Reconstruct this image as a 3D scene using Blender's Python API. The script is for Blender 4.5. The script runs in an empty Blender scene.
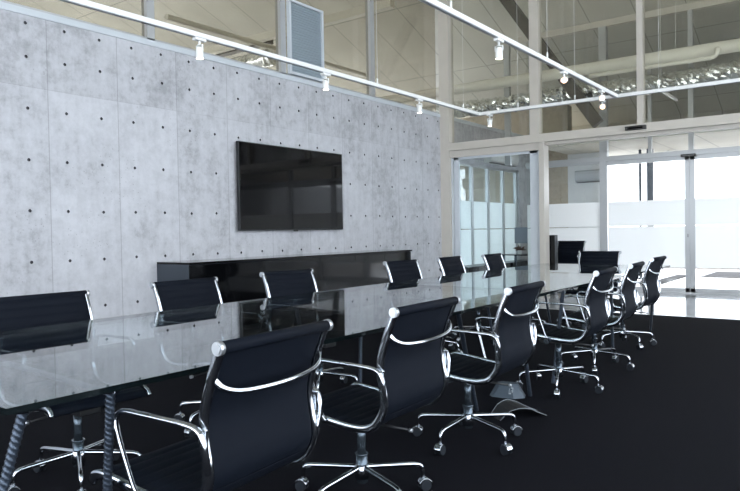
import bpy, bmesh, math, random
from mathutils import Vector, Matrix
random.seed(7)
R = math.radians
scn = bpy.context.scene
COL = scn.collection

# ------------------------------------------------------------------ camera, world, light, exposure
F, YAW, PIT, ROL = 668.1, 0.63877, -0.02107, -0.01682
cy, sy = math.cos(YAW), math.sin(YAW)
fw = Vector((-sy*math.cos(PIT), cy*math.cos(PIT), math.sin(PIT)))
rt = Vector((cy, sy, 0)); up = rt.cross(fw)
r2 = rt*math.cos(ROL) + up*math.sin(ROL); u2 = up*math.cos(ROL) - rt*math.sin(ROL)
cam = bpy.data.cameras.new('camera'); cam.sensor_width = 36; cam.lens = F/740*36; cam.clip_start = 0.05; cam.clip_end = 300
co = bpy.data.objects.new('camera', cam); COL.objects.link(co)
m = Matrix((r2, u2, -fw)).transposed().to_4x4(); m.translation = Vector((0, 0, 1.2)); co.matrix_world = m
scn.camera = co

w = bpy.data.worlds.new('overcast_sky'); scn.world = w; w.use_nodes = True
bg = w.node_tree.nodes['Background']; bg.inputs['Color'].default_value = (0.85, 0.905, 1.0, 1); bg.inputs['Strength'].default_value = 1.0
scn.view_settings.view_transform = 'Standard'; scn.view_settings.look = 'None'; scn.view_settings.gamma = 1
scn.view_settings.use_curve_mapping = False
scn.view_settings.exposure = 2.55

def portal(name, loc, rot, sx, sy_):
    l = bpy.data.lights.new(name, 'AREA'); l.shape = 'RECTANGLE'; l.size = sx; l.size_y = sy_; l.cycles.is_portal = True
    o = bpy.data.objects.new(name, l); COL.objects.link(o); o.location = loc; o.rotation_euler = rot
portal('right_window_daylight', (3.34, 3.0, 3.0), (0, R(90), 0), 5.8, 13.0)
portal('added_back_window_daylight', (-1.76, -3.62, 2.6), (R(90), 0, 0), 9.8, 5.0)  # portal over the back glazing that was added for daylight
portal('roof_space_daylight', (-20, 7.0, 5.2), (0, R(-90), 0), 4.6, 21.0)
portal('far_doors_daylight', (-1.5, 21.1, 1.45), (R(-90), 0, 0), 9.0, 2.9)

# ------------------------------------------------------------------ materials
def nt(name):
    mt = bpy.data.materials.new(name); mt.use_nodes = True; t = mt.node_tree
    return mt, t, t.nodes, t.links, t.nodes['Principled BSDF']
def mat(name, col, rough=.5, metal=0, noise=0, nscale=20, bump=0, bscale=200, spec=.5, sheen=0, emit=None, estr=0):
    mt, t, N, L, b = nt(name)
    b.inputs['Base Color'].default_value = (*col, 1); b.inputs['Roughness'].default_value = rough
    b.inputs['Metallic'].default_value = metal; b.inputs['Specular IOR Level'].default_value = spec
    if sheen: b.inputs['Sheen Weight'].default_value = sheen
    tc = N.new('ShaderNodeTexCoord')
    if noise:
        n = N.new('ShaderNodeTexNoise'); n.inputs['Scale'].default_value = nscale; n.inputs['Detail'].default_value = 5
        L.new(tc.outputs['Object'], n.inputs['Vector'])
        r = N.new('ShaderNodeValToRGB'); r.color_ramp.elements[0].position = .3; r.color_ramp.elements[1].position = .7
        r.color_ramp.elements[0].color = (*[c*(1-noise) for c in col], 1); r.color_ramp.elements[1].color = (*[min(1, c*(1+noise)) for c in col], 1)
        L.new(n.outputs['Fac'], r.inputs['Fac']); L.new(r.outputs['Color'], b.inputs['Base Color'])
    if bump:
        n2 = N.new('ShaderNodeTexNoise'); n2.inputs['Scale'].default_value = bscale; L.new(tc.outputs['Object'], n2.inputs['Vector'])
        bp = N.new('ShaderNodeBump'); bp.inputs['Strength'].default_value = bump; bp.inputs['Distance'].default_value = .01
        L.new(n2.outputs['Fac'], bp.inputs['Height']); L.new(bp.outputs['Normal'], b.inputs['Normal'])
    if emit:
        b.inputs['Emission Color'].default_value = (*emit, 1); b.inputs['Emission Strength'].default_value = estr
    return mt
def glass(name, tint, ior=1.5, gcol=(1, 1, 1)):
    mt = bpy.data.materials.new(name); mt.use_nodes = True; t = mt.node_tree; N = t.nodes; L = t.links
    N.clear(); out = N.new('ShaderNodeOutputMaterial')
    tr = N.new('ShaderNodeBsdfTransparent'); tr.inputs['Color'].default_value = (*tint, 1)
    gl = N.new('ShaderNodeBsdfGlossy'); gl.inputs['Roughness'].default_value = 0.0; gl.inputs['Color'].default_value = (*gcol, 1)
    ge = N.new('ShaderNodeNewGeometry'); mr = N.new('ShaderNodeMapRange')
    mr.inputs['To Min'].default_value = ior; mr.inputs['To Max'].default_value = 1/ior
    L.new(ge.outputs['Backfacing'], mr.inputs['Value'])
    fr = N.new('ShaderNodeFresnel'); L.new(mr.outputs['Result'], fr.inputs['IOR'])
    mx = N.new('ShaderNodeMixShader'); L.new(fr.outputs['Fac'], mx.inputs['Fac']); L.new(tr.outputs[0], mx.inputs[1]); L.new(gl.outputs[0], mx.inputs[2])
    L.new(mx.outputs[0], out.inputs['Surface'])
    return mt
def frost(name):
    mt = bpy.data.materials.new(name); mt.use_nodes = True; t = mt.node_tree; N = t.nodes; L = t.links
    N.clear(); out = N.new('ShaderNodeOutputMaterial')
    a = N.new('ShaderNodeBsdfTranslucent'); a.inputs['Color'].default_value = (.97, .97, .96, 1)
    d = N.new('ShaderNodeBsdfDiffuse'); d.inputs['Color'].default_value = (.8, .84, .88, 1)
    p = N.new('ShaderNodeBsdfTransparent'); p.inputs['Color'].default_value = (.9, .93, .96, 1)
    m1 = N.new('ShaderNodeMixShader'); m1.inputs[0].default_value = .18; L.new(a.outputs[0], m1.inputs[1]); L.new(d.outputs[0], m1.inputs[2])
    m2 = N.new('ShaderNodeMixShader'); m2.inputs[0].default_value = .12; L.new(m1.outputs[0], m2.inputs[1]); L.new(p.outputs[0], m2.inputs[2])
    L.new(m2.outputs[0], out.inputs['Surface'])
    return mt

def mathn(N, L, op, a, b=None, c=None):
    n = N.new('ShaderNodeMath'); n.operation = op
    for i, v in enumerate((a, b, c)):
        if v is None: continue
        if isinstance(v, (int, float)): n.inputs[i].default_value = v
        else: L.new(v, n.inputs[i])
    return n.outputs[0]

def concrete(name, base, joints=True):
    mt, t, N, L, b = nt(name)
    tc = N.new('ShaderNodeTexCoord'); sp = N.new('ShaderNodeSeparateXYZ'); L.new(tc.outputs['Object'], sp.inputs[0])
    y, z = sp.outputs['Y'], sp.outputs['Z']
    def noise(scale, detail, vec=None, rough=.55):
        n = N.new('ShaderNodeTexNoise'); n.inputs['Scale'].default_value = scale; n.inputs['Detail'].default_value = detail
        n.inputs['Roughness'].default_value = rough
        L.new(vec if vec else tc.outputs['Object'], n.inputs['Vector']); return n.outputs['Fac']
    mp = N.new('ShaderNodeMapping'); mp.inputs['Scale'].default_value = (1, 9, .8); L.new(tc.outputs['Object'], mp.inputs['Vector'])
    big = noise(1.3, 6); fine = noise(9, 8, rough=.7); streak = noise(1.5, 4, mp.outputs[0])
    s = mathn(N, L, 'ADD', mathn(N, L, 'MULTIPLY', big, .34), mathn(N, L, 'ADD', mathn(N, L, 'MULTIPLY', fine, .50), mathn(N, L, 'MULTIPLY', streak, .16)))
    # each cast panel has its own tone
    pn = mathn(N, L, 'FLOOR', mathn(N, L, 'DIVIDE', mathn(N, L, 'SUBTRACT', y, 3.564), .798))
    pz = mathn(N, L, 'GREATER_THAN', z, 2.70)
    cx = N.new('ShaderNodeCombineXYZ'); L.new(pn, cx.inputs[0]); L.new(pz, cx.inputs[1])
    wn = N.new('ShaderNodeTexWhiteNoise'); wn.noise_dimensions = '2D'; L.new(cx.outputs[0], wn.inputs['Vector'])
    s = mathn(N, L, 'ADD', s, mathn(N, L, 'MULTIPLY', mathn(N, L, 'SUBTRACT', wn.outputs['Value'], .5), .07))
    # darker tone above the upper joint
    s = mathn(N, L, 'SUBTRACT', s, mathn(N, L, 'MULTIPLY', pz, .035))
    r = N.new('ShaderNodeValToRGB'); e = r.color_ramp.elements
    e[0].position = .36; e[0].color = (*[c*.70 for c in base], 1); e[1].position = .62; e[1].color = (*[min(1, c*1.18) for c in base], 1)
    k = e.new(.48); k.color = (*base, 1)
    L.new(s, r.inputs['Fac'])
    # dark pits
    vz = N.new('ShaderNodeTexVoronoi'); vz.inputs['Scale'].default_value = 22; L.new(tc.outputs['Object'], vz.inputs['Vector'])
    pit = mathn(N, L, 'LESS_THAN', vz.outputs['Distance'], .13)
    msk = mathn(N, L, 'GREATER_THAN', noise(1.1, 2), .56)
    pit = mathn(N, L, 'MULTIPLY', mathn(N, L, 'MULTIPLY', pit, msk), .35)
    mix = N.new('ShaderNodeMixRGB'); L.new(pit, mix.inputs[0]); L.new(r.outputs[0], mix.inputs[1]); mix.inputs[2].default_value = (.1, .1, .11, 1)
    last = mix.outputs[0]; hgt = fine
    if joints:
        fr = mathn(N, L, 'FRACT', mathn(N, L, 'DIVIDE', mathn(N, L, 'SUBTRACT', y, 3.564-.399), .798))
        jl = mathn(N, L, 'LESS_THAN', mathn(N, L, 'ABSOLUTE', mathn(N, L, 'SUBTRACT', fr, .5)), .006)
        wav = mathn(N, L, 'ADD', z, mathn(N, L, 'MULTIPLY', big, .03))
        hl = mathn(N, L, 'LESS_THAN', mathn(N, L, 'ABSOLUTE', mathn(N, L, 'SUBTRACT', wav, 2.718)), .003)
        jj = mathn(N, L, 'MAXIMUM', jl, mathn(N, L, 'MULTIPLY', hl, .5))
        m2 = N.new('ShaderNodeMixRGB'); L.new(mathn(N, L, 'MULTIPLY', jj, .36), m2.inputs[0]); L.new(last, m2.inputs[1]); m2.inputs[2].default_value = (.12, .12, .125, 1)
        last = m2.outputs[0]
        hgt = mathn(N, L, 'SUBTRACT', fine, mathn(N, L, 'MULTIPLY', jj, 2.0))
    L.new(last, b.inputs['Base Color']); b.inputs['Roughness'].default_value = .75
    bp = N.new('ShaderNodeBump'); bp.inputs['Strength'].default_value = .25; bp.inputs['Distance'].default_value = .01
    L.new(hgt, bp.inputs['Height']); L.new(bp.outputs[0], b.inputs['Normal'])
    return mt

def panel_mat(name, base, sx, sy_, line=.006, rough=.7):
    mt, t, N, L, b = nt(name)
    tc = N.new('ShaderNodeTexCoord'); sp = N.new('ShaderNodeSeparateXYZ'); L.new(tc.outputs['Object'], sp.inputs[0])
    def ln(o, s, wd):
        f = mathn(N, L, 'FRACT', mathn(N, L, 'DIVIDE', o, s))
        return mathn(N, L, 'LESS_THAN', f, wd/s)
    j = mathn(N, L, 'MAXIMUM', ln(sp.outputs['X'], sx, line), ln(sp.outputs['Y'], sy_, line))
    n = N.new('ShaderNodeTexNoise'); n.inputs['Scale'].default_value = .8; n.inputs['Detail'].default_value = 4; L.new(tc.outputs['Object'], n.inputs['Vector'])
    r = N.new('ShaderNodeValToRGB'); r.color_ramp.elements[0].position = .3; r.color_ramp.elements[1].position = .7
    r.color_ramp.elements[0].color = (*[c*.9 for c in base], 1); r.color_ramp.elements[1].color = (*[c*1.08 for c in base], 1)
    L.new(n.outputs['Fac'], r.inputs['Fac'])
    mx = N.new('ShaderNodeMixRGB'); L.new(mathn(N, L, 'MULTIPLY', j, .6), mx.inputs[0]); L.new(r.outputs[0], mx.inputs[1]); mx.inputs[2].default_value = (*[c*.3 for c in base], 1)
    L.new(mx.outputs[0], b.inputs['Base Color']); b.inputs['Roughness'].default_value = rough
    return mt

M = dict(
    concrete=concrete('cast_concrete', (.53, .535, .565)),
    concrete_tan=concrete('tan_concrete', (.42, .36, .28), False),
    cone=mat('tie_cone_grey', (.07, .07, .08), .7),
    clerestory=glass('tinted_glass', (.79, .765, .71)),
    carpet=mat('navy_carpet', (.0034, .0037, .0066), .95, noise=.45, nscale=90, bump=.5, bscale=350, spec=.1),
    terrazzo=panel_mat('polished_floor', (.42, .44, .46), 1.2, 1.2, .004, .1),
    tile=panel_mat('beige_tile', (.42, .36, .31), .6, .6, .006, .15),
    paving=mat('outdoor_paving', (.75, .76, .76), .8, noise=.08, nscale=3),
    roof=panel_mat('ceiling_panel', (.63, .61, .54), .9, 2.4, .02),
    plaster=mat('white_plaster', (.72, .73, .74), .7, noise=.03, nscale=2),
    grey=mat('grey_plaster', (.42, .43, .45), .7, noise=.03, nscale=2),
    frame=mat('cream_aluminium', (.60, .56, .50), .38, noise=.03, nscale=4),
    frame2=mat('silver_aluminium', (.50, .51, .52), .3, metal=.3),
    cap=mat('pale_cap', (.62, .66, .70), .5, noise=.03, nscale=4),
    sensor=mat('sensor_black', (.03, .028, .025), .35),
    clear=glass('clear_glass', (.985, .995, .99)),
    upper=glass('bronze_glass', (.93, .925, .89)),
    blueglass=glass('blue_green_glass', (.90, .945, .95)),
    table=glass('table_glass', (.80, .86, .88), 1.72),
    edge=mat('glass_edge', (.004, .007, .008), .12),
    frost=frost('frosted_film'),
    chrome=mat('polished_aluminium', (.50, .53, .57), .11, metal=1),
    knob=mat('bright_knob', (.50, .52, .55), .3, metal=.8),
    fabric=mat('black_mesh_fabric', (.0026, .0045, .0092), .7, noise=.15, nscale=300, bump=.15, bscale=900, spec=.12),
    black=mat('black_plastic', (.012, .013, .015), .4),
    rubber=mat('caster_rubber', (.012, .015, .020), .6, spec=.2),
    steel=mat('column_steel', (.10, .125, .15), .25, metal=.8),
    rebar=mat('rebar_steel', (.055, .07, .095), .35, metal=.7, noise=.25, nscale=60),
    lacquer=mat('black_lacquer', (.003, .0033, .004), .06, spec=.3),
    sidep=mat('charcoal_side', (.035, .045, .06), .5),
    screen=mat('tv_screen', (.002, .002, .0025), .04, spec=.25),
    rail=mat('white_track', (.72, .72, .70), .4),
    white=mat('white_enamel', (.75, .75, .73), .4),
    lampglow=mat('warm_lamp', (1, .8, .6), .4, emit=(1, .52, .22), estr=.85),
    lampdim=mat('dim_lamp', (1, .95, .85), .4, emit=(1, .9, .75), estr=1.6),
    panelight=mat('ceiling_light_diffuser', (1, 1, 1), .4, emit=(1, 1, 1), estr=2.5),
    pipe=mat('painted_pipe', (.80, .78, .70), .5),
    foil=mat('foil_insulation', (.75, .77, .76), .22, metal=1, noise=.25, nscale=12, bump=1.0, bscale=9),
    rafter=mat('dark_rafter', (.11, .10, .09), .6),
    louvre=mat('blue_grey_louvre', (.30, .36, .40), .5),
    steelpost=mat('blue_steel', (.07, .09, .12), .5),
    acgrey=mat('air_conditioner_shell', (.45, .47, .5), .5),
    matt=mat('doormat_pile', (.05, .045, .045), .95, noise=.3, nscale=80),
    brown=mat('brown_leaf', (.12, .07, .05), .7, noise=.4, nscale=20),
    greyscreen=mat('grey_panel', (.16, .19, .23), .5),
    boxgrey=mat('slate_plastic', (.06, .078, .10), .5, spec=.3),
    coverblack=mat('cover_black', (.018, .018, .020), .5, spec=.3),
    mark=mat('pale_marking', (.3, .33, .36), .5),
    darkcab=mat('dark_cabinet', (.02, .025, .03), .3),
    red=mat('red_lever', (.5, .06, .03), .4),
)

# ------------------------------------------------------------------ mesh helpers
def bx(bm, x0, x1, y0, y1, z0, z1, mi=0, bev=0):
    vs = [bm.verts.new((x, y, z)) for x in (x0, x1) for y in (y0, y1) for z in (z0, z1)]
    fs = [bm.faces.new([vs[i] for i in f]) for f in ((0, 1, 3, 2), (4, 6, 7, 5), (0, 4, 5, 1), (2, 3, 7, 6), (0, 2, 6, 4), (1, 5, 7, 3))]
    for f in fs: f.material_index = mi
    if bev:
        es = list({e for f in fs for e in f.edges})
        r = bmesh.ops.bevel(bm, geom=es, offset=bev, segments=2, affect='EDGES', profile=.6)
        for f in r['faces']: f.material_index = mi
    return fs
def sweep(bm, path, ra, rb=None, side=None, n=10, mi=0, caps=True, shape=2.0, radii=None):
    rb = ra if rb is None else rb
    P = [Vector(p) for p in path]; rings = []
    prev = None
    for i, p in enumerate(P):
        tng = (P[min(i+1, len(P)-1)] - P[max(i-1, 0)]).normalized()
        if side is not None: a = Vector(side)
        elif prev is not None: a = prev
        else: a = Vector((0, 0, 1)) if abs(tng.z) < .9 else Vector((1, 0, 0))
        a = (a - tng*a.dot(tng)).normalized(); prev = a; b = tng.cross(a)
        k = radii[i] if radii else 1
        ring = []
        for j in range(n):
            th = 2*math.pi*j/n; c, s = math.cos(th), math.sin(th)
            c = math.copysign(abs(c)**(2/shape), c); s = math.copysign(abs(s)**(2/shape), s)
            ring.append(bm.verts.new(p + a*c*ra*k + b*s*rb*k))
        rings.append(ring)
    for A, B in zip(rings, rings[1:]):
        for j in range(n):
            f = bm.faces.new((A[j], A[(j+1) % n], B[(j+1) % n], B[j])); f.material_index = mi; f.smooth = True
    if caps:
        for rg in (rings[0][::-1], rings[-1]):
            f = bm.faces.new(rg); f.material_index = mi
def cyl(bm, a, b, r, n=14, mi=0, rb=None):
    sweep(bm, [a, b], r, n=n, mi=mi, radii=[1, (rb or r)/r])
def smooth_path(pts, k=6):
    P = [Vector(p) for p in pts]; out = []
    for i in range(len(P)-1):
        p0, p1, p2, p3 = P[max(i-1, 0)], P[i], P[i+1], P[min(i+2, len(P)-1)]
        for j in range(k):
            t = j/k
            out.append(.5*((2*p1) + (p2-p0)*t + (2*p0-5*p1+4*p2-p3)*t*t + (3*p1-p0-3*p2+p3)*t**3))
    out.append(P[-1]); return out
def obj(name, bm, mats, parent=None, loc=None, smooth=False):
    bmesh.ops.recalc_face_normals(bm, faces=bm.faces[:])
    me = bpy.data.meshes.new(name); bm.to_mesh(me); bm.free()
    for mm in (mats if isinstance(mats, (list, tuple)) else [mats]): me.materials.append(mm)
    o = bpy.data.objects.new(name, me); COL.objects.link(o)
    if parent: o.parent = parent
    if loc: o.location = loc
    return o
def NB(): return bmesh.new()
def box_obj(name, ext, mt, parent=None, bev=0):
    bm = NB(); bx(bm, *ext, bev=bev); return obj(name, bm, mt, parent)
def struct(o): o['kind'] = 'structure'; return o
def thing(name, label, cat, loc=(0, 0, 0), rz=0, group=None):
    o = bpy.data.objects.new(name, None); COL.objects.link(o); o.location = loc; o.rotation_euler = (0, 0, rz)
    o.empty_display_size = .1
    return tag(o, label, cat, group)
def tag(o, label, cat, group=None):
    o['label'] = label; o['category'] = cat
    if group: o['group'] = group
    return o
def copy_tree(o, parent=None):
    c = o.copy(); COL.objects.link(c); c.parent = parent
    for ch in list(o.children): copy_tree(ch, c)
    return c
def empty_struct(name):
    o = bpy.data.objects.new(name, None); COL.objects.link(o); o['kind'] = 'structure'; return o

# ------------------------------------------------------------------ the setting
XW, YG, YP = -6.72, 11.52, 13.0          # concrete wall, front glazing, second partition
def roofz(y): return 5.6 - .38*(y-13) if y > 6 else 8.26 - .38*(6-y)
struct(box_obj('floor', (-6.72, 3.2, -3.5, 9.56, -.1, 0), M['carpet']))
struct(box_obj('floor', (-6.72, 3.2, 9.56, 13.0, -.1, -.004), M['terrazzo']))
struct(box_obj('floor', (-9.0, 3.2, 13.0, 21.0, -.1, -.006), M['tile']))
struct(box_obj('floor', (-30, 30, 21.0, 45.0, -.1, -.02), M['paving']))
struct(box_obj('floor', (-30, -6.87, -3.5, 13.0, -.1, -.02), M['paving']))
struct(box_obj('floor', (-30, -9.0, 13.0, 21.0, -.1, -.02), M['paving']))
struct(box_obj('floor', (3.35, 30, -3.5, 21.0, -.1, -.02), M['paving']))
# roof: two slopes
bm = NB()
def slab(bm, x0, x1, ya, yb, th=.15):
    za, zb = roofz(ya), roofz(yb)
    vs = [bm.verts.new(c) for c in ((x0, ya, za), (x1, ya, za), (x1, yb, zb), (x0, yb, zb), (x0, ya, za+th), (x1, ya, za+th), (x1, yb, zb+th), (x0, yb, zb+th))]
    for f in ((0, 1, 2, 3), (7, 6, 5, 4), (0, 4, 5, 1), (1, 5, 6, 2), (2, 6, 7, 3), (3, 7, 4, 0)): bm.faces.new([vs[i] for i in f])
slab(bm, -20, 3.4, 6, 17.6); slab(bm, -20, 3.4, -3.7, 6)
struct(obj('ceiling', bm, M['roof']))

# concrete wall with real tie holes
P = .798; rows = [.438, .948, 1.459, 1.974, 2.484, 2.996, 3.334]
def conc_wall(name, ya, yb, za=0, ztop=3.414):
    bm = NB(); ys = []
    c0 = 3.564 - 12*P
    zs = [0.0] + [(rows[i]+rows[i+1])/2 for i in range(len(rows)-1)] + [ztop]
    cols = []
    k = 0; y = c0
    while y < yb:
        for off, a, b in ((.192, 0, .39), (.588, .39, P)):
            cols.append((y+a, y+b, y+off))
        y += P
    for (a, b, cyy) in cols:
        if b <= ya or a >= yb: continue
        a2, b2 = max(a, ya), min(b, yb)
        for i, rz in enumerate(rows):
            z0, z1 = zs[i], zs[i+1]
            X = XW
            if cyy-.03 < a2 or cyy+.03 > b2:
                vs = [bm.verts.new((X, yy, zz)) for yy, zz in ((a2, z0), (b2, z0), (b2, z1), (a2, z1))]; bm.faces.new(vs); continue
            jy, jz = cyy+random.uniform(-.006, .006), rz+random.uniform(-.006, .006)
            oc = [(jy+.0172*math.cos(R(22.5+45*q)), jz+.0172*math.sin(R(22.5+45*q))) for q in range(8)]
            O = [bm.verts.new((X, *p)) for p in oc]
            I = [bm.verts.new((X-.0235, jy+(p[0]-jy)*.8, jz+(p[1]-jz)*.8)) for p in oc]
            C = [bm.verts.new((X, b2, z1)), bm.verts.new((X, a2, z1)), bm.verts.new((X, a2, z0)), bm.verts.new((X, b2, z0))]
            # octagon indices: 0 (22), 1 (67), 2 (112), 3 (157), 4 (202), 5 (247), 6 (292), 7 (337)
            for ci, (p, q) in enumerate(((0, 1), (2, 3), (4, 5), (6, 7))): bm.faces.new((C[ci], O[q], O[p]))
            bm.faces.new((C[0], C[1], O[2], O[1])); bm.faces.new((C[1], C[2], O[4], O[3]))
            bm.faces.new((C[2], C[3], O[6], O[5])); bm.faces.new((C[3], C[0], O[0], O[7]))
            for q in range(8): bm.faces.new((O[q], O[(q+1) % 8], I[(q+1) % 8], I[q])).material_index = 1
            bm.faces.new(I).material_index = 1
    bmesh.ops.remove_doubles(bm, verts=bm.verts[:], dist=.0003)
    # body behind
    bx(bm, XW-.15, XW-.024, ya, yb, 0, ztop)
    bx(bm, XW-.024, XW, ya-.001, ya, 0, ztop); bx(bm, XW-.024, XW, yb, yb+.001, 0, ztop); bx(bm, XW-.024, XW, ya, yb, ztop-.001, ztop)
    return struct(obj(name, bm, [M['concrete'], M['cone']]))
cw = conc_wall('wall_left', -3.5, 11.42)
# the same wall past the glass line: pier, low sill and header round a strip of windows
bm = NB()
bx(bm, XW-.15, XW, 11.42, 12.02, 0, 3.414); bx(bm, XW-.15, XW, 15.12, 15.98, 0, 3.414)
bx(bm, XW-.15, XW, 12.02, 15.12, 2.604, 3.414); bx(bm, XW-.15, XW, 12.02, 15.12, 0, .18)
struct(obj('wall_left_far', bm, M['concrete']))
struct(box_obj('trim_1', (XW-.16, XW+.012, -3.5, 15.98, 3.414, 3.48), M['cap']))
# strip window in the far left wall
wn = empty_struct('window_1')
bm = NB()
for yy in (12.02, 12.79, 13.55, 14.32, 15.05): bx(bm, XW-.11, XW-.04, yy, yy+.07, .18, 2.604)
bx(bm, XW-.11, XW-.04, 12.02, 15.12, 2.55, 2.604); bx(bm, XW-.11, XW-.04, 12.02, 15.12, .18, .25)
obj('window_frame', bm, M['frame2'], wn)
box_obj('pane', (XW-.082, XW-.074, 12.03, 15.11, .19, 2.60), M['blueglass'], wn)
bm = NB(); bx(bm, XW-.0735, XW-.0725, 12.06, 15.08, .30, 1.20); bx(bm, XW-.0735, XW-.0725, 12.06, 15.08, 1.22, 1.81)
obj('frosted_film', bm, M['frost'], wn)

# clerestory glazing above the concrete wall
cl = empty_struct('window_2')
bm = NB()
for (a, b) in ((-1.5, -1.4), (.6, .7), (2.76, 2.86), (4.78, 4.885), (7.01, 7.115), (9.19, 9.30)): bx(bm, XW-.12, XW-.02, a, b, 3.48, roofz((a+b)/2)-.05)
bx(bm, XW-.12, XW-.02, -3.5, 11.4, 3.48, 3.51)
obj('window_frame', bm, M['frame2'], cl)
bm = NB()
pts = [(-3.45, 3.49), (11.4, 3.49), (11.4, roofz(11.4)-.02), (6, roofz(6)-.03), (-3.45, roofz(-3.45)-.02)]
f1 = [bm.verts.new((XW-.066, *p)) for p in pts]; f2 = [bm.verts.new((XW-.074, *p)) for p in pts]
bm.faces.new(f1); bm.faces.new(f2[::-1])
for i in range(5): bm.faces.new((f1[i], f2[i], f2[(i+1) % 5], f1[(i+1) % 5]))
obj('pane', bm, M['clerestory'], cl)
# louvred vent panel in the clerestory
lv = thing('louvre_panel', 'blue-grey louvred vent panel set in the high glazing above the television', 'vent panel', (XW-.01, 7.13, 3.504))
bm = NB()
for ext in ((0, .06, 0, .036, 0, 1.08), (0, .06, .72, .756, 0, 1.08), (0, .06, .036, .72, 0, .036), (0, .06, .036, .72, 1.044, 1.08)): bx(bm, *ext)
obj('frame', bm, M['cap'], lv)
bm = NB(); bx(bm, .005, .02, .036, .72, .036, 1.044)
for i in range(28):
    z = .036+1.008*i/28
    bx(bm, .02, .032, .036, .72, z, z+.022)
obj('slat_sheet', bm, M['louvre'], lv)

# front glazing wall (beam, posts, panes)
fr = empty_struct('window_3')
bm = NB()
bx(bm, -6.732, -6.516, 11.42, 11.62, 0, roofz(11.52)-.06)
obj('corner_post', bm, M['frame'], fr)
bm = NB(); bx(bm, -6.516, 3.2, 11.40, 11.64, 2.778, 2.886, bev=.006); bx(bm, -6.516, 3.2, 11.365, 11.64, 2.736, 2.778, bev=.004)
obj('beam', bm, M['frame'], fr)
bm = NB(); bx(bm, -4.866, -4.698, 11.45, 11.62, 2.886, roofz(11.52)-.06); obj('post', bm, M['frame'], fr)
for a in (-3.012, -1.14, .72, 2.58):
    bm = NB(); bx(bm, a, a+.09, 11.45, 11.62, 2.886, roofz(11.52)-.06); obj('mullion', bm, M['frame'], fr)
bm = NB(); bx(bm, -6.52, -4.86, 11.535, 11.545, 2.88, 6.05); bx(bm, -4.70, 3.2, 11.535, 11.545, 2.88, 6.05)
obj('pane', bm, M['upper'], fr)
# sliding door, left leaf
d1 = empty_struct('door_1')
bm = NB(); bx(bm, -6.516, -4.68, 11.43, 11.56, 2.606, 2.736); obj('door_header', bm, M['frame'], d1)
bm = NB(); bx(bm, -6.516, -6.48, 11.485, 11.545, 0, 2.61); bx(bm, -6.444, -6.342, 11.47, 11.52, 0, 2.61); bx(bm, -4.884, -4.71, 11.47, 11.52, 0, 2.61)
bx(bm, -6.444, -4.74, 11.47, 11.52, 0, .09); bx(bm, -6.444, -4.74, 11.47, 11.52, 2.562, 2.61)
obj('door_frame', bm, M['cap'], d1)
box_obj('pane', (-6.36, -4.86, 11.49, 11.50, .08, 2.57), M['blueglass'], d1)
box_obj('door_post', (-4.686, -4.59, 11.40, 11.62, 0, 2.736), M['frame'], d1)
bm = NB(); bx(bm, -4.59, 3.2, 11.47, 11.59, 2.682, 2.736); obj('door_track', bm, M['frame'], d1)
# second partition with its own posts and frosted panes
pt = empty_struct('window_4')
bm = NB(); bx(bm, -5.6, 3.2, 12.93, 13.07, 2.46, 2.53); bx(bm, -5.6, 3.2, 12.97, 13.03, 2.425, 2.46); obj('beam', bm, M['frame2'], pt)
bm = NB(); bx(bm, -5.75, 3.2, 12.95, 13.05, 5.02, 5.14); obj('top_rail', bm, M['frame'], pt)
for a, b in ((-4.10, -3.96), (-1.10, -1.0), (.9, 1.0)):
    bm = NB(); bx(bm, a, b, 12.94, 13.06, 0, 5.02); obj('post', bm, M['frame2'], pt)
for a, b, z0, z1 in ((-2.535, -2.455, 2.53, 5.02), (-3.22, -3.16, 2.53, 4.3), (-5.52, -5.40, 2.53, 5.02), (-6.07, -5.95, 2.53, 5.02)):
    bm = NB(); bx(bm, a, b, 12.96, 13.04, z0, z1); obj('mullion', bm, M['frame2'], pt)
box_obj('pane', (-5.59, 3.2, 12.996, 13.004, 2.53, 5.0), M['clear'], pt)
box_obj('transom_rail', (-5.6, 3.2, 12.97, 13.03, 2.53, 2.555), M['frame2'], pt)
d2 = empty_struct('door_2')
bm = NB(); bx(bm, -2.595, -2.519, 12.95, 13.0, .02, 2.43); bx(bm, -2.515, -2.435, 12.95, 13.0, .02, 2.43); bx(bm, -2.53, -2.50, 12.962, 12.99, .02, 2.43)
for a, b in ((-3.96, -2.525), (-2.51, -1.10)): bx(bm, a, b, 12.95, 13.0, .02, .09); bx(bm, a, b, 12.95, 13.0, 2.38, 2.43)
obj('door_frame', bm, M['frame2'], d2)
bm = NB(); bx(bm, -3.94, -2.56, 12.971, 12.979, .05, 2.40); bx(bm, -2.48, -1.10, 12.971, 12.979, .05, 2.40)
bx(bm, -5.59, -4.10, 12.971, 12.979, .03, 2.43); bx(bm, -1.0, .9, 12.971, 12.979, .03, 2.43); bx(bm, 1.0, 3.2, 12.971, 12.979, .03, 2.43)
obj('pane', bm, M['clear'], d2)
bm = NB()
for a, b in ((-5.59, -4.10), (-3.95, -2.595), (-2.435, -1.10), (-1.0, .9), (1.0, 3.2)):
    bx(bm, a, b, 12.9695, 12.9705, .455, 1.205); bx(bm, a, b, 12.9695, 12.9705, 1.218, 1.685)
obj('frosted_film', bm, M['frost'], d2)
bm = NB(); bx(bm, -2.552, -2.545, 12.935, 12.95, 1.0, 1.06); obj('door_handle', bm, M['black'], d2)
struct(box_obj('trim_2', (-5.6, 3.2, 12.9, 13.08, -.004, .02), M['frame2']))
struct(box_obj('trim_3', (-6.72, 3.2, 9.545, 9.575, -.004, .004), M['frame2']))

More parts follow.
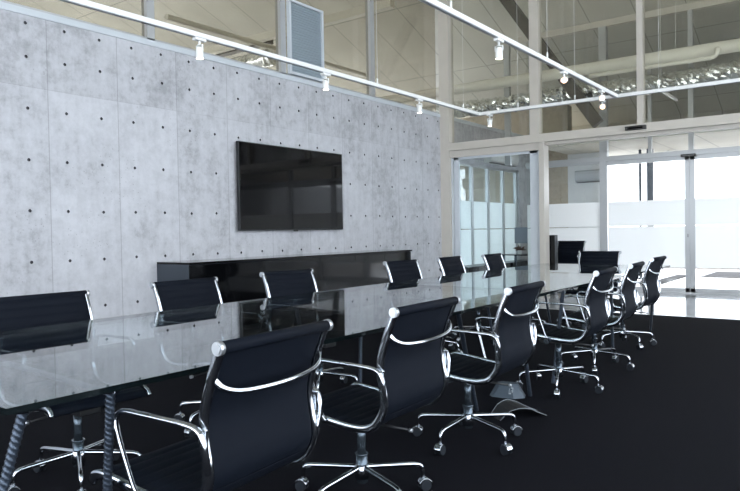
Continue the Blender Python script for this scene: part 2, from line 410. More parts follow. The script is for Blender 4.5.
# shell to the right and behind: long glazed side, back glazing added for light
def gable(bm, x0, x1, prof):
    a = [bm.verts.new((x0, *p)) for p in prof]; b = [bm.verts.new((x1, *p)) for p in prof]
    bm.faces.new(a); bm.faces.new(b[::-1]); n = len(prof)
    for i in range(n): bm.faces.new((a[i], b[i], b[(i+1) % n], a[(i+1) % n]))
bm = NB(); gable(bm, 3.2, 3.35, [(-3.5, 5.9), (6, 5.9), (6, roofz(6)), (-3.5, roofz(-3.5))]); gable(bm, 3.2, 3.35, [(6, 5.9), (9.6, 5.9), (9.6, roofz(9.6)), (6, roofz(6))])
gable(bm, 3.2, 3.35, [(9.6, 2.9), (17.6, 2.9), (17.6, roofz(17.6)), (9.6, roofz(9.6))]); bx(bm, 3.2, 3.35, 9.6, 21.0, 0, 2.9)
struct(obj('wall_right', bm, M['grey']))
w5 = empty_struct('window_5')
bm = NB()
for i in range(9): bx(bm, 3.22, 3.32, -3.5+i*1.62, -3.42+i*1.62, 0, 5.9)
bx(bm, 3.22, 3.32, -3.5, 9.6, 0, .08); bx(bm, 3.22, 3.32, -3.5, 9.6, 2.85, 2.95); bx(bm, 3.22, 3.32, -3.5, 9.6, 5.82, 5.9)
obj('window_frame', bm, M['frame'], w5)
box_obj('pane', (3.266, 3.274, -3.45, 9.55, .05, 5.85), M['clear'], w5)
struct(box_obj('wall_back', (-6.87, 3.35, -3.65, -3.5, 5.1, roofz(-3.5)), M['grey']))
w6 = empty_struct('added_window_6')  # unseen glazing, put in to bring daylight from behind the camera
bm = NB()
for i in range(6): bx(bm, -6.72+i*1.968, -6.64+i*1.968, -3.62, -3.52, 0, 5.1)
bx(bm, -6.72, 3.2, -3.62, -3.52, 0, .08); bx(bm, -6.72, 3.2, -3.62, -3.52, 2.85, 2.95); bx(bm, -6.72, 3.2, -3.62, -3.52, 5.02, 5.1)
obj('window_frame', bm, M['frame'], w6)
box_obj('pane', (-6.67, 3.2, -3.574, -3.566, .05, 5.05), M['clear'], w6)
struct(box_obj('floor', (-30, 30, -25, -3.5, -.1, -.02), M['paving']))
# roof space beyond the clerestory
struct(box_obj('ceiling', (-12.0, -6.88, -3.5, 13.0, 3.25, 3.40), M['plaster']))
bm = NB(); gable(bm, -20.15, -20, [(-3.5, 4.4), (16.2, 4.4), (16.3, roofz(16.3)), (6, roofz(6)), (-3.5, roofz(-3.5))])
struct(obj('wall_outer_light_block', bm, M['grey']))  # unseen wall, added to cut daylight into the roof space; open below
struct(box_obj('wall_back_light_block', (-20, -6.88, -3.65, -3.5, 3.41, roofz(-3.5)), M['grey']))  # unseen wall, added to keep daylight out of the roof space
struct(box_obj('wall_far_upper', (-9.0, 3.2, 17.5, 17.6, 3.06, roofz(17.5)-.01), M['roof']))
# beyond the second partition: tan pier, white wall
struct(box_obj('wall_far_tan', (-9.6, -5.83, 16.0, 16.3, 0, 4.2), M['concrete_tan']))
struct(box_obj('wall_far_white', (-5.83, -4.95, 15.98, 16.3, 0, 2.985), M['plaster']))
struct(box_obj('wall_outer_tan', (-9.8, -9.6, 10.8, 15.9, 2.50, 3.24), M['concrete_tan']))
struct(box_obj('ceiling', (-5.83, 3.2, 14.2, 17.6, 2.99, 3.06), M['roof']))
struct(box_obj('trim_4', (-9.0, 3.2, 20.95, 21.03, -.006, .05), M['sensor']))

# ------------------------------------------------------------------ office chair
RP = [(-.350, .885), (-.330, .84), (-.306, .78), (-.281, .70), (-.276, .645), (-.283, .59), (-.291, .545), (-.290, .50), (-.268, .455), (-.235, .42), (-.18, .402), (-.10, .402), (.0, .413), (.113, .430), (.185, .437), (.222, .428), (.238, .405)]
rail_path = lambda x: [(x, p.y, p.z) for p in smooth_path([(0, a, b) for a, b in RP], 4)]
def sling(bm, pts, hw, rib=True, th=.009):
    P = [Vector((0, a, b)) for a, b in pts]
    # resample
    L_ = [0]
    for a, b in zip(P, P[1:]): L_.append(L_[-1]+(b-a).length)
    n = max(8, int(L_[-1]/.006)); S = []
    j = 0
    for i in range(n+1):
        s = L_[-1]*i/n
        while j < len(L_)-2 and L_[j+1] < s: j += 1
        t = (s-L_[j])/(L_[j+1]-L_[j]); S.append((P[j].lerp(P[j+1], t), s))
    xs = [-hw, -hw*.97, -hw*.5, 0, hw*.5, hw*.97, hw]
    fr_, bk = [], []
    for i, (p, s) in enumerate(S):
        tg = (S[min(i+1, n)][0]-S[max(i-1, 0)][0]).normalized()
        nn = Vector((0, -tg.z, tg.y))          # towards the sitter
        if nn.dot(Vector((0, .7, .7))) < 0: nn = -nn
        gro = (.0065*abs(math.sin(math.pi*s/.046))**.45) if rib else .003
        rowf, rowb = [], []
        for x in xs:
            e = 0 if abs(x) > hw*.98 else 1
            rowf.append(bm.verts.new((x, *(p+nn*(th*.5*(.4+.6*e)+gro*e)).yz)))
            rowb.append(bm.verts.new((x, *(p-nn*(th*.5*(.4+.6*e))).yz)))
        fr_.append(rowf); bk.append(rowb)
    for G in (fr_, bk):
        for A, B in zip(G, G[1:]):
            for k in range(6):
                f = bm.faces.new((A[k], A[k+1], B[k+1], B[k])); f.smooth = True
    for k in range(6):
        bm.faces.new((fr_[0][k], fr_[0][k+1], bk[0][k+1], bk[0][k])); bm.faces.new((fr_[-1][k], fr_[-1][k+1], bk[-1][k+1], bk[-1][k]))
    for A, B, C_, D in zip(fr_, fr_[1:], bk, bk[1:]):
        bm.faces.new((A[0], B[0], D[0], C_[0])); bm.faces.new((A[-1], B[-1], D[-1], C_[-1]))

def make_chair():
    t = thing('office_chair', '', 'chair')
    full = [(p.y, p.z) for p in smooth_path([(0, a, b) for a, b in RP], 5)]
    cut = next(i for i, p in enumerate(full) if p[1] < .47 and p[0] < -.2)
    bm = NB(); sling(bm, full[:cut+1], .232); obj('backrest', bm, M['fabric'], t)
    bm = NB(); sling(bm, full[cut:], .232); obj('seat', bm, M['fabric'], t)
    bm = NB(); cyl(bm, (-.246, -.352, .885), (.246, -.352, .885), .0185, 20); hr = obj('headroll', bm, M['fabric'], t)
    for s in (-1, 1):
        bm = NB(); cyl(bm, (s*.246, -.352, .885), (s*.262, -.352, .885), .0198, 20); cyl(bm, (s*.262, -.352, .885), (s*.266, -.352, .885), .015, 16)
        obj('end_cap', bm, M['knob'], hr)
    for s in (-1, 1):
        bm = NB(); sweep(bm, rail_path(s*.243), .010, .0165, side=(1, 0, 0), n=12, shape=3)
        rr = obj('side_rail', bm, M['chrome'], t)
        bm = NB()
        bx(bm, *(sorted((s*.252, s*.262))), -.303, -.277, .585, .655, bev=.003); bx(bm, *(sorted((s*.252, s*.262))), -.310, -.284, .505, .575, bev=.003)
        obj('rail_bracket', bm, M['chrome'], rr)
        # armrest loop
        ap = smooth_path([(s*.255, -.303, .53), (s*.266, -.306, .575), (s*.270, -.300, .625), (s*.271, -.275, .655), (s*.271, -.20, .664), (s*.271, -.05, .668), (s*.271, .03, .668), (s*.270, .062, .655), (s*.276, .066, .62), (s*.270, .035, .52), (s*.262, .010, .44), (s*.256, -.005, .415)], 6)
        rad = []
        for p in ap: rad.append(1.05 if p.y < -.2 else (1.0 if p.z > .6 else .8))
        bm = NB(); sweep(bm, ap, .0105, .008, side=(1, 0, 0), n=12, radii=rad, shape=2.4); obj('armrest', bm, M['chrome'], t)
    # bowed stretcher behind the back and a lower one
    sp = smooth_path([(-.243, -.318, .800), (-.228, -.338, .772), (-.17, -.352, .752), (-.06, -.362, .745), (.06, -.362, .745), (.17, -.352, .752), (.228, -.338, .772), (.243, -.318, .800)], 6)
    bm = NB(); sweep(bm, sp, .0085, .005, side=(0, .2, 1), n=10, shape=3); obj('stretcher', bm, M['chrome'], t)
    sp = smooth_path([(-.243, -.13, .400), (-.2, -.13, .392), (0, -.13, .388), (.2, -.13, .392), (.243, -.13, .400)], 5)
    bm = NB(); sweep(bm, sp, .009, .005, side=(0, .2, 1), n=10, shape=3); obj('stretcher', bm, M['chrome'], t)
    bm = NB(); cyl(bm, (-.243, .10, .415), (.243, .10, .415), .009); cyl(bm, (-.243, -.08, .392), (.243, -.08, .392), .009); obj('seat_frame', bm, M['chrome'], t)
    # tilt mechanism
    bm = NB(); bx(bm, -.055, .055, -.11, .13, .345, .388, bev=.01); bx(bm, -.2, .2, -.10, -.06, .372, .392, bev=.006); bx(bm, -.2, .2, .08, .12, .385, .405, bev=.006)
    mech = obj('tilt_mechanism', bm, M['black'], t)
    bm = NB(); cyl(bm, (0, -.06, .352), (.03, -.235, .338), .0055, 8); cyl(bm, (.03, -.235, .338), (.0325, -.25, .337), .0085, 10, mi=1)
    obj('tilt_lever', bm, [M['black'], M['knob']], mech)
    bm = NB(); cyl(bm, (.04, 0, .358), (.235, 0, .345), .005, 8); cyl(bm, (.235, 0, .345), (.252, 0, .344), .010, 12, mi=1)
    obj('height_lever', bm, [M['black'], M['knob']], mech)
    bm = NB(); cyl(bm, (-.05, .06, .362), (-.10, .06, .362), .020, 14, mi=0); obj('tension_knob', bm, M['steel'], mech)
    bm = NB(); cyl(bm, (0, 0, .075), (0, 0, .20), .026, 18); cyl(bm, (0, 0, .20), (0, 0, .206), .031, 18); cyl(bm, (0, 0, .206), (0, 0, .35), .020, 16)
    obj('column', bm, M['steel'], t)
    bm = NB(); sweep(bm, [(0, 0, .088), (0, 0, .095), (0, 0, .150), (0, 0, .157)], .033, n=20, radii=[.8, 1, 1, .8]); obj('base_hub', bm, M['chrome'], t)
    for k in range(5):
        lp = smooth_path([(.022, 0, .142), (.10, 0, .137), (.20, 0, .130), (.262, 0, .124), (.284, 0, .112), (.291, 0, .088), (.292, 0, .068)], 5)
        bm = NB(); sweep(bm, lp, .0105, n=12, radii=[1.15 - .25*i/(len(lp)-1) for i in range(len(lp))]); lg = obj('leg', bm, M['chrome'], t)
        lg.rotation_euler = (0, 0, R(72*k))
        bm = NB()
        for s in (-1, 1):
            sweep(bm, [(.300, s*.007, .026), (.300, s*.009, .026), (.300, s*.021, .026), (.300, s*.024, .026)], .026, n=20, mi=0, radii=[.9, 1, 1, .86])
        # hood over the twin wheels
        pts = [(.300+.030*math.cos(R(a)), 0, .027+.030*math.sin(R(a))) for a in range(-5, 176, 20)]
        sweep(bm, pts, .020, .0022, side=(0, 1, 0), n=10, mi=1, shape=5)
        cyl(bm, (.292, 0, .052), (.292, 0, .078), .0085, 10, mi=1)
        ca = obj('caster', bm, [M['rubber'], M['chrome']], lg)
    return t
chair0 = make_chair()
# (x, y, yaw degrees of the facing direction from +Y, base angle, label)
near_g, far_g = 'office chairs along the window side of the glass table', 'office chairs along the concrete wall side of the glass table'
chairs = [
    (-1.797, 1.442, 90-(-4.5), -40, 'black office chair closest to the viewer, at the near corner of the table', near_g),
    (-1.822, 2.364, 90+1.5, -19, 'black chair with chrome arms just behind the closest one, second along the near table edge', near_g),
    (-1.820, 3.360, 90+3, -20, 'third black chair along the near table edge, beside the grey box on the carpet', near_g),
    (-1.850, 4.838, 90+2.5, 0, 'fourth black chair along the near table edge, past the gap after the grey floor box', near_g),
    (-1.882, 5.754, 90+4, 0, 'fifth black chair along the near table edge, just before the last one', near_g),
    (-1.991, 6.960, 90+0, 30, 'last black chair of the near row, next to the edge of the pale polished floor', near_g),
    (-3.10, 1.75, -92, -172, 'black ribbed chair cut by the left edge of the photo, before the concrete wall', far_g),
    (-3.255, 2.805, -90-0, -10, 'black ribbed chair in front of the left end of the low black cabinet', far_g),
    (-3.318, 3.804, -90-6, 20, 'black ribbed chair below the left part of the television, in front of the cabinet', far_g),
    (-3.413, 5.560, -90-4.5, 5, 'black ribbed chair at the right end of the low black cabinet on the wall side', far_g),
    (-3.381, 6.505, -90+1, 40, 'black ribbed chair in front of the cream corner post, wall side of the table', far_g),
    (-3.296, 7.401, -90+2, 10, 'last black ribbed chair on the wall side, in front of the sliding glass leaf', far_g),
    (-2.70, 8.16, 181, 10, 'black ribbed chair at the far head of the glass table, facing down its length', None),
]
first = True
def place(x, y, yaw, base, label, group, z=0, scale=1, cat='chair'):
    global first
    c = chair0 if first else copy_tree(chair0); first = False
    c.location = (x, y, z); c.rotation_euler = (0, 0, R(yaw)); c.scale = (scale,)*3
    c['label'] = label
    if group: c['group'] = group
    elif 'group' in c: del c['group']
    legs = [o for o in c.children if o.name.startswith('leg')]
    for k, l in enumerate(legs): l.rotation_euler = (0, 0, R(base-yaw+72*k))
    return c
for a in chairs: place(*a)

# ------------------------------------------------------------------ glass tables on twisted steel legs
def rebar(bm, a, b, r=.0128, step=.0032):
    a, b = Vector(a), Vector(b); L_ = (b-a).length; n = 32; seg = int(L_/step)
    t = (b-a).normalized(); u = t.orthogonal().normalized(); v = t.cross(u); rings = []
    for i in range(seg+1):
        s = L_*i/seg; ring = []
        for j in range(n):
            th = 2*math.pi*j/n
            ph = (th*2/(2*math.pi) + s/.0165) % 1.0       # two helical ribs
            k = 1 + .24*max(0, math.cos(2*math.pi*(ph-.5)))**4
            ring.append(bm.verts.new(a + t*s + (u*math.cos(th)+v*math.sin(th))*r*k))
        rings.append(ring)
    for A, B in zip(rings, rings[1:]):
        for j in range(n):
            f = bm.faces.new((A[j], A[(j+1) % n], B[(j+1) % n], B[j])); f.smooth = True
    bm.faces.new(rings[0]); bm.faces.new(rings[-1])
def glass_table(y0, y1, label, legs, bars):
    t = thing('conference_table', label, 'table', (0, y0, 0), 0, None)
    bm = NB(); fs = bx(bm, -3.27, -1.775, 0, y1-y0, .742, .760)
    bm.faces.ensure_lookup_table()
    for f in fs:
        f.normal_update()
        if abs(f.normal.z) < .5: f.material_index = 1
    obj('tabletop', bm, [M['table'], M['edge']], t)
    for a, b in legs:
        bm = NB(); rebar(bm, (a[0], a[1]-y0, .732), (b[0], b[1]-y0, .004)); lg = obj('leg', bm, M['rebar'], t)
        bm = NB(); cyl(bm, (a[0], a[1]-y0, .728), (a[0], a[1]-y0, .7418), .026, 18); obj('mounting_disc', bm, M['chrome'], lg)
    for a, b in bars:
        bm = NB(); rebar(bm, (a[0], a[1]-y0, a[2]), (b[0], b[1]-y0, b[2]), .009); obj('crossbar', bm, M['rebar'], t)
    return t
glass_table(.81, 4.535, 'near half of the long glass conference table, on slanted twisted steel legs',
    [((-1.83, .88), (-1.95, .73)), ((-1.83, 1.14), (-1.95, 1.17)), ((-1.90, 3.40), (-2.07, 3.94)), ((-1.87, 4.17), (-1.935, 4.50)),
     ((-3.22, .90), (-3.20, .73)), ((-3.22, 1.45), (-3.2, 1.30)), ((-3.2, 3.42), (-3.20, 3.60)), ((-3.2, 4.18), (-3.2, 4.15))],
    [((-3.22, 3.40, .70), (-1.93, 2.98, .70)), ((-3.22, 1.3, .70), (-1.93, 1.20, .70)), ((-3.22, 4.2, .70), (-1.93, 4.22, .70))])
glass_table(4.545, 8.07, 'far half of the long glass conference table, running towards the glazed doors',
    [((-1.87, 5.0), (-1.94, 4.95)), ((-1.88, 7.8), (-2.0, 8.1)), ((-3.22, 5.1), (-3.2, 4.95)), ((-3.2, 7.8), (-3.2, 8.1)), ((-1.9, 6.3), (-1.95, 6.5)), ((-3.22, 6.3), (-3.2, 6.5))],
    [((-3.22, 5.1, .70), (-1.93, 5.12, .70)), ((-3.22, 7.9, .70), (-1.93, 7.92, .70))])

# ------------------------------------------------------------------ television and low cabinet
tv = thing('television', 'large flat black television mounted on the concrete wall', 'television', (XW+.012, 7.146, 1.830))
bm = NB(); bx(bm, .03, .075, -1.086, 1.086, -.594, .594, bev=.006); obj('casing', bm, M['black'], tv)
box_obj('screen', (.0752, .077, -1.072, 1.072, -.577, .581), M['screen'], tv)
bm = NB(); bx(bm, 0, .03, -.3, .3, -.2, .2); obj('wall_bracket', bm, M['black'], tv)
bm = NB(); bx(bm, .05, .08, -.036, .036, -.608, -.594, bev=.002); obj('status_light', bm, M['sensor'], tv)
cr = thing('low_cabinet', 'long low black lacquer cabinet standing against the concrete wall under the television', 'cabinet', (XW, 4.824, 0))
box_obj('plinth', (.03, .52, .03, 4.56, 0, .06), M['black'], cr)
box_obj('body', (.004, .56, 0, 4.60, .06, .856), M['sidep'], cr)
box_obj('cabinet_top', (.004, .60, -.004, 4.604, .856, .882), M['lacquer'], cr, bev=.003)
box_obj('side_panel', (.004, .59, -.004, .0, .06, .856), M['sidep'], cr)
for i in range(6):
    bm = NB(); bx(bm, .561, .582, .012+i*.764, .012+i*.764+.757, .07, .85, bev=.002); obj('door', bm, M['lacquer'], cr)

# ------------------------------------------------------------------ hanging light track and spotlights
ZT = 2.5
tk = thing('light_track', 'white track frame hung on thin wires over the conference table', 'light track', (0, 0, ZT))
def track(x0, x1, y0, y1):
    bm = NB(); bx(bm, x0, x1, y0, y1, -.006, .024); bx(bm, x0+.004 if x1-x0 < y1-y0 else x0, x1-.004 if x1-x0 < y1-y0 else x1, y0, y1, -.010, -.006, mi=1)
    return obj('rail', bm, [M['rail'], M['grey']], tk)
track(-3.542, -3.508, -2.5, 6.88)
track(-2.017, -1.983, -2.5, 6.84)
track(-3.545, 1.5, 6.843, 6.877)
for (x, y) in ((-3.525, .6), (-3.525, 4.9), (-3.525, 6.5), (-2.0, 3.55), (-2.0, 5.06), (-3.05, 6.86), (-2.42, 6.86), (-1.6, 6.86), (-.4, 6.86)):
    bm = NB(); cyl(bm, (x, y, .03), (x, y, roofz(y)-ZT-.005), .0017, 6); cyl(bm, (x, y, .03), (x, y, .075), .007, 8); obj('suspension_wire', bm, M['rail'], tk)
def make_spot(glow):
    t = thing('spotlight', '', 'spotlight')
    bm = NB(); bx(bm, -.018, .018, -.045, .045, -.028, -.0105, bev=.003); cyl(bm, (0, 0, -.028), (0, 0, -.055), .008, 10); obj('adapter', bm, M['white'], t)
    bm = NB(); cyl(bm, (0, 0, -.052), (0, 0, -.058), .016, 14); bx(bm, -.030, -.026, -.006, .006, -.09, -.055); bx(bm, .026, .030, -.006, .006, -.09, -.055); bx(bm, -.030, .030, -.006, .006, -.058, -.054); obj('yoke', bm, M['white'], t)
    bm = NB(); sweep(bm, [(0, 0, -.068), (0, 0, -.072), (0, 0, -.130), (0, 0, -.142), (0, 0, -.138)], .0255, n=20, radii=[.75, .9, 1.0, 1.0, .90]); hd = obj('lamp_head', bm, M['white'], t)
    bm = NB(); cyl(bm, (0, 0, -.1385), (0, 0, -.1425), .0225, 18); obj('lamp_lens', bm, M['lampglow'] if glow else M['lampdim'], hd)
    return t
s0 = make_spot(False); s1 = make_spot(True)
def light_copy(src, x, y, label, tilt=(0, 0), used=[]):
    o = src if src not in used else copy_tree(src)
    used.append(src)
    o.location = (x, y, ZT); o['label'] = label; o['group'] = 'spotlights on the hanging track'
    for ch in o.children:
        if ch.name.startswith('lamp_head'): ch.rotation_euler = (R(tilt[0]), R(tilt[1]), 0)
    return o
def tilt_head(o, rx, ry, rz):
    for ch in o.children:
        if ch.name.startswith('lamp_head'):
            ch.location = Vector((0, 0, -.075)) - Matrix.Rotation(R(rz), 3, 'Z') @ Matrix.Rotation(R(rx), 3, 'X') @ Vector((0, 0, -.075))
            ch.rotation_euler = (R(rx), 0, R(rz))
light_copy(s0, -3.525, 2.90, 'white spotlight on the wall-side rail, over the left end of the concrete wall')
light_copy(s0, -3.525, 4.18, 'white spotlight on the wall-side rail, above the right part of the television')
light_copy(s0, -3.525, 5.60, 'white spotlight on the wall-side rail, just left of the cream corner post')
light_copy(s0, -3.39, 6.86, 'small white spotlight by the corner where the wall-side rail meets the cross rail')
light_copy(s0, -2.0, 4.20, 'white spotlight hanging unlit from the right-hand rail, nearest the viewer')
g1 = light_copy(s1, -2.0, 5.42, 'glowing spotlight on the right-hand rail, beside the cream post')
g2 = light_copy(s1, -2.0, 6.40, 'glowing spotlight on the right-hand rail just before the rail junction')
g3 = light_copy(s1, -2.14, 6.86, 'lowest glowing spotlight, on the cross rail by the rail junction')
for g in (g1, g2, g3): tilt_head(g, -75, 0, 20)

# ------------------------------------------------------------------ door sensors
for (x, y, z, s, lb) in ((-3.01, 11.35, 2.814, 1.2, 'black motion sensor on the cream beam of the front glazing'), (-2.53, 12.915, 2.455, .9, 'smaller black motion sensor over the double doors of the rear partition')):
    sn = thing('door_sensor', lb, 'sensor', (x, y, z))
    bm = NB(); bx(bm, -.135*s, .135*s, -.025, .045 if s > 1 else .014, -.028*s, .028*s, bev=.008); obj('casing', bm, M['sensor'], sn)
    bm = NB(); bx(bm, -.10*s, .10*s, -.028, -.0245, -.015*s, .012*s); obj('lens', bm, M['lacquer'], sn)

# ------------------------------------------------------------------ roof-space services
def pipe(name, path, r, mt, label, cat, n=14):
    bm = NB(); sweep(bm, path, r, n=n); return tag(obj(name, bm, mt), label, cat)
pipe('pipe', [(-12, 12.0, 4.04), (3.15, 12.0, 4.04)], .105, M['pipe'], 'thick painted pipe running level behind the upper front glazing', 'pipe')
pipe('pipe', smooth_path([(-3.9, 11.8, 3.86), (-2.2, 11.8, 3.86), (-1.98, 11.8, 3.86), (-1.90, 11.8, 3.90), (-1.88, 11.8, 3.98), (-1.88, 11.885, 4.0)], 6), .035, M['pipe'], 'thin pipe with an upturned elbow below the thick pipe', 'pipe')
# foil duct: wrinkled
bm = NB(); pth = []; rad = []
for i in range(260):
    x = -8.9 + 11.85*i/259; pth.append((x, 12.55+.02*math.sin(x*3), 3.74-.02*math.cos(x*2.1))); rad.append(1+random.uniform(-.10, .10)+.05*math.sin(i*.9))
sweep(bm, pth, .16, n=22, radii=rad)
for v in bm.verts: v.co += Vector((random.uniform(-.012, .012), random.uniform(-.012, .012), random.uniform(-.012, .012)))
for f in bm.faces: f.smooth = False
tag(obj('air_duct', bm, M['foil']), 'silver foil wrapped duct under the roof behind the upper front glazing', 'duct')
bm = NB(); bx(bm, -2.72, -2.68, 11.7, 12.85, 3.42, 3.46)
for yy in (11.72, 12.80): cyl(bm, (-2.7, yy, 3.46), (-2.7, yy, roofz(yy)-.01), .004, 6)
tag(obj('hanging_rail', bm, M['rail']), 'short white rail behind the upper glazing, below the foil duct', 'rail')
def beam(name, a, b, wd, ht, mt, label, cat):
    bm = NB(); sweep(bm, [a, b], ht, wd, n=4, side=None); return tag(obj(name, bm, mt), label, cat)
bm = NB()
a, b = Vector((-5.75, 12.25, 5.83)), Vector((-3.90, 12.25, 3.08)); n_ = Vector((.82, 0, .57))*.10
for off in (0, ):
    vs = [bm.verts.new(p + Vector((0, dy, 0))) for dy in (-.07, .07) for p in (a-n_, a+n_, b+n_, b-n_)]
    for f in ((0, 1, 2, 3), (7, 6, 5, 4), (0, 4, 5, 1), (1, 5, 6, 2), (2, 6, 7, 3), (3, 7, 4, 0)): bm.faces.new([vs[i] for i in f])
tag(obj('roof_brace', bm, M['rafter']), 'dark diagonal roof brace slanting down behind the cream post', 'brace')
# behind the clerestory
pipe('pipe', [(-9.6, 7.2, 4.93), (-9.6, 12.9, 4.93)], .05, M['pipe'], 'pale pipe running behind the high glazing on the wall side', 'pipe')
pipe('pipe', [(-7.14, 7.86, 3.41), (-7.14, 7.86, 4.10), (-7.14, 7.5, 4.15)], .024, M['pipe'], 'thin upright pipe right of the louvred panel', 'pipe')
bm = NB(); pth = []; rad = []
for i in range(160):
    x = -15.6 + 5.0*i/159; pth.append((x, 10.8+.02*math.sin(x*3), 5.13)); rad.append(1+random.uniform(-.1, .1))
sweep(bm, pth, .18, n=20, radii=rad)
for v in bm.verts: v.co += Vector((random.uniform(-.012, .012), random.uniform(-.012, .012), random.uniform(-.012, .012)))
tag(obj('air_duct', bm, M['foil']), 'silver foil duct seen low behind the high glazing left of the louvred panel', 'duct')
bm = NB(); bx(bm, -19, -6.95, 10.1, 10.24, 5.29, 5.44)
tag(obj('roof_purlin', bm, M['pipe']), 'pale roof member crossing behind the high glazing above the television', 'beam')
bm = NB(); bx(bm, -19, -11.2, 11.2, 11.4, 5.64, 5.86)
tag(obj('roof_beam', bm, M['rafter']), 'dark level beam deep behind the high glazing on the left', 'beam')
# ------------------------------------------------------------------ air conditioners
def aircon(loc, rz, label, mt, wd, s=1):
    t = thing('air_conditioner', label, 'air conditioner', loc, rz)
    # profile in local y (out from the wall) and z
    pr = [(0, -.14), (.10, -.14), (.17, -.10), (.20, -.03), (.205, .05), (.19, .12), (.16, .145), (0, .145)]
    bm = NB(); A = [bm.verts.new((-wd/2, *p)) for p in pr]; B = [bm.verts.new((wd/2, *p)) for p in pr]
    bm.faces.new(A); bm.faces.new(B[::-1])
    for i in range(len(pr)): bm.faces.new((A[i], B[i], B[(i+1) % len(pr)], A[(i+1) % len(pr)]))
    obj('casing', bm, mt, t)
    bm = NB(); bx(bm, -wd/2+.05, wd/2-.05, .10, .165, -.146, -.132); obj('outlet_flap', bm, M['sensor'], t)
    return t
aircon((XW, 13.98, 2.80), R(-90), 'white wall-mounted air conditioner above the strip windows beyond the sliding leaf', M['white'], 1.38)
aircon((-5.28, 15.98, 2.42), R(180), 'grey air conditioner on the white wall beyond the rear partition', M['acgrey'], .62)

# ------------------------------------------------------------------ furniture between the glass walls
lc = thing('sideboard', 'long low dark cabinet under the strip windows beyond the glass leaf', 'cabinet', (XW, 11.75, 0))
box_obj('body', (.01, .40, 0, 3.4, 0, .46), M['darkcab'], lc)
for i in range(4): box_obj('door', (.40, .415, .01+i*.845, .84+i*.845, .03, .45), M['lacquer'], lc)
dk = thing('desk', 'dark glass topped desk beyond the sliding glass leaf', 'desk', (-5.92, 13.55, 0))
box_obj('desktop', (-.38, .30, -.42, .42, .640, .662), M['lacquer'], dk, bev=.002)
for x in (-.34, .26):
    for y in (-.3, .3): box_obj('leg', (x-.02, x+.02, y-.02, y+.02, 0, .64), M['steel'], dk)
gs = thing('desk_screen', 'grey upright privacy screen standing on the desk beyond the glass leaf', 'screen', (-5.90, 13.85, .662))
box_obj('panel', (-.37, .26, -.015, .015, .22, .57), M['greyscreen'], gs, bev=.004)
box_obj('foot', (-.28, -.25, -.03, .03, 0, .22), M['white'], gs); box_obj('foot', (.13, .16, -.03, .03, 0, .22), M['white'], gs)
# brown dried plant in a white pot
pl = thing('potted_plant', 'brown dried plant in a small white pot on the desk beyond the glass leaf', 'plant', (-6.0, 13.5, .662))
bm = NB(); sweep(bm, [(0, 0, 0), (0, 0, .005), (0, 0, .07), (0, 0, .075)], .05, n=16, radii=[.7, .75, 1, 1]); obj('pot', bm, M['white'], pl)
bm = NB()
for i in range(60):
    a = random.uniform(0, 6.283); ln = random.uniform(.08, .17); el = random.uniform(.1, 1.3)
    d = Vector((math.cos(a)*math.cos(el), math.sin(a)*math.cos(el), math.sin(el)))
    p0 = Vector((0, 0, .07)); s = d.orthogonal().normalized()*.012
    p1 = p0+d*ln*.6; p2 = p0+d*ln - Vector((0, 0, .02))
    v = [bm.verts.new(q) for q in (p0, p1-s, p2, p1+s)]; bm.faces.new(v)
fo = obj('foliage', bm, M['brown'], pl); sm = fo.modifiers.new('thickness', 'SOLIDIFY'); sm.thickness = .002
tc_ = thing('tall_cabinet', 'narrow tall black pedestal cabinet between the cream door post and spare chair', 'cabinet', (-4.57, 11.72, 0))
box_obj('body', (-.065, .065, -.06, .08, .0, 1.08), M['darkcab'], tc_, bev=.004)
box_obj('door', (-.06, .06, -.07, -.06, .04, 1.07), M['lacquer'], tc_)
place(-4.51, 12.12, 178, 10, 'spare black chair by the frosted panes, right of the tall black cabinet', None, scale=1.06)

# ------------------------------------------------------------------ things on the carpet
fb = thing('floor_box', 'faceted slate-grey power box lying on the carpet behind the third chair', 'floor box', (-2.07, 4.43, 0), R(10))
bm = NB()
base = [(-.26, -.07), (-.20, -.15), (.12, -.17), (.25, -.05), (.22, .12), (-.14, .14)]
topp = [(-.17, .03), (-.10, -.05), (.06, -.07), (.13, .0), (.11, .10), (-.10, .11)]
A = [bm.verts.new((x*.50, y*.5, .0)) for x, y in base]; B = [bm.verts.new((x*.50, y*.5, .09)) for x, y in topp]
bm.faces.new(A); bm.faces.new(B)
for i in range(6): bm.faces.new((A[i], A[(i+1) % 6], B[(i+1) % 6], B[i]))
obj('shell', bm, M['boxgrey'], fb)
bm = NB()
for (x0, x1, y0, y1) in ((.020, .024, -.070, -.050), (.024, .036, -.070, -.066), (.034, .038, -.066, -.055), (.030, .044, -.050, -.046), (.044, .048, -.064, -.046)):
    vs = []
    for x, y in ((x0, y0), (x1, y0), (x1, y1), (x0, y1)):
        # lie on the sloping front facet
        t_ = (y+.085)/.050; vs.append(bm.verts.new((x, y, .09*t_+.002)))
    bm.faces.new(vs)
mk = obj('marking', bm, M['mark'], fb); sm = mk.modifiers.new('thickness', 'SOLIDIFY'); sm.thickness = .001
cc = thing('cable_cover', 'bent black sheet cover with pale edges in front of the grey floor box', 'cable cover', (-1.80, 3.97, 0), R(52))
bm = NB(); prof = [(-.15, .004), (-.125, .03), (-.09, .062), (-.04, .078), (0, .08), (.05, .066), (.11, .035), (.18, .004)]
for i in range(len(prof)-1):
    (x0, z0), (x1, z1) = prof[i], prof[i+1]
    w0, w1 = .12-.06*abs(x0)/.18, .12-.06*abs(x1)/.18
    v = [bm.verts.new(q) for q in ((x0, -w0, z0), (x1, -w1, z1), (x1, w1, z1), (x0, w0, z0))]; bm.faces.new(v)
bmesh.ops.remove_doubles(bm, verts=bm.verts[:], dist=.0005)
sh = obj('sheet', bm, M['coverblack'], cc); sm = sh.modifiers.new('thickness', 'SOLIDIFY'); sm.thickness = .003
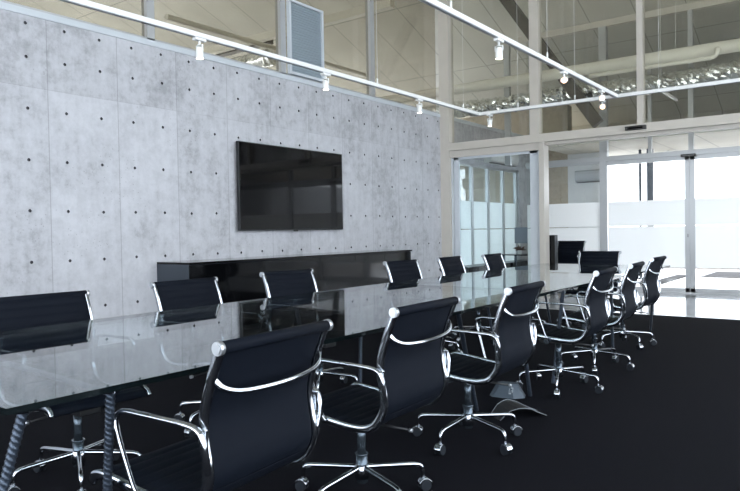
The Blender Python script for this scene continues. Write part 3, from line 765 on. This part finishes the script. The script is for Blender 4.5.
for s in (-1, 1):
    bm = NB(); sweep(bm, [(x, s*(.12-.06*abs(x)/.18), z+.001) for x, z in prof], .0015, n=6); obj('edge_strip', bm, M['mark'], cc)

# ------------------------------------------------------------------ far entrance hall
dm = thing('doormat', 'dark doormat on the beige tiles beyond the right-hand rear door', 'doormat', (-1.2, 18.3, -.006))
box_obj('pile', (-1.9, 1.5, -.95, 1.0, 0, .012), M['matt'], dm); 
bm = NB()
for ext in ((-1.94, 1.54, -.99, -.95, 0, .014), (-1.94, 1.54, 1.0, 1.04, 0, .014), (-1.94, -1.9, -.95, 1.0, 0, .014), (1.5, 1.54, -.95, 1.0, 0, .014)): bx(bm, *ext)
obj('border', bm, M['sensor'], dm)
dm2 = thing('doormat', 'dark runner mat on the tiles just right of the last chair of the near row', 'doormat', (-3.75, 16.2, -.006))
box_obj('pile', (-.0, .30, -1.5, 1.6, 0, .012), M['matt'], dm2)
for (x, lb, wd) in ((-4.20, 'thin blue-grey steel post outside the rear partition', .05), (-3.98, 'thicker blue-grey steel post outside the rear partition', .12)):
    sp_ = thing('steel_post', lb, 'post', (x, 16.2, -.006))
    bm = NB(); bx(bm, -wd/2, wd/2, -wd/2, -wd/2+.012, 0, 2.99); bx(bm, -wd/2, wd/2, wd/2-.012, wd/2, 0, 2.99); bx(bm, -.006, .006, -wd/2, wd/2, 0, 2.99); obj('column', bm, M['steelpost'], sp_)
    bm = NB(); bx(bm, -wd/2-.02, wd/2+.02, -wd/2-.02, wd/2+.02, 0, .012); obj('base_plate', bm, M['steelpost'], sp_)
cl_ = thing('ceiling_light', 'oval white ceiling light glowing beyond the rear double doors', 'ceiling light', (-3.75, 16.9, 2.82))
bm = NB(); sweep(bm, [(0, 0, 0), (0, 0, .01), (0, 0, .04), (0, 0, .05)], .26, n=28, radii=[.9, 1, 1, .9]); obj('casing', bm, M['white'], cl_)
bm = NB(); cyl(bm, (0, 0, -.006), (0, 0, 0), .23, 28); obj('diffuser', bm, M['panelight'], cl_)
bm = NB(); cyl(bm, (0, 0, .05), (0, 0, 2.99-2.82), .012, 8); obj('stem', bm, M['white'], cl_)
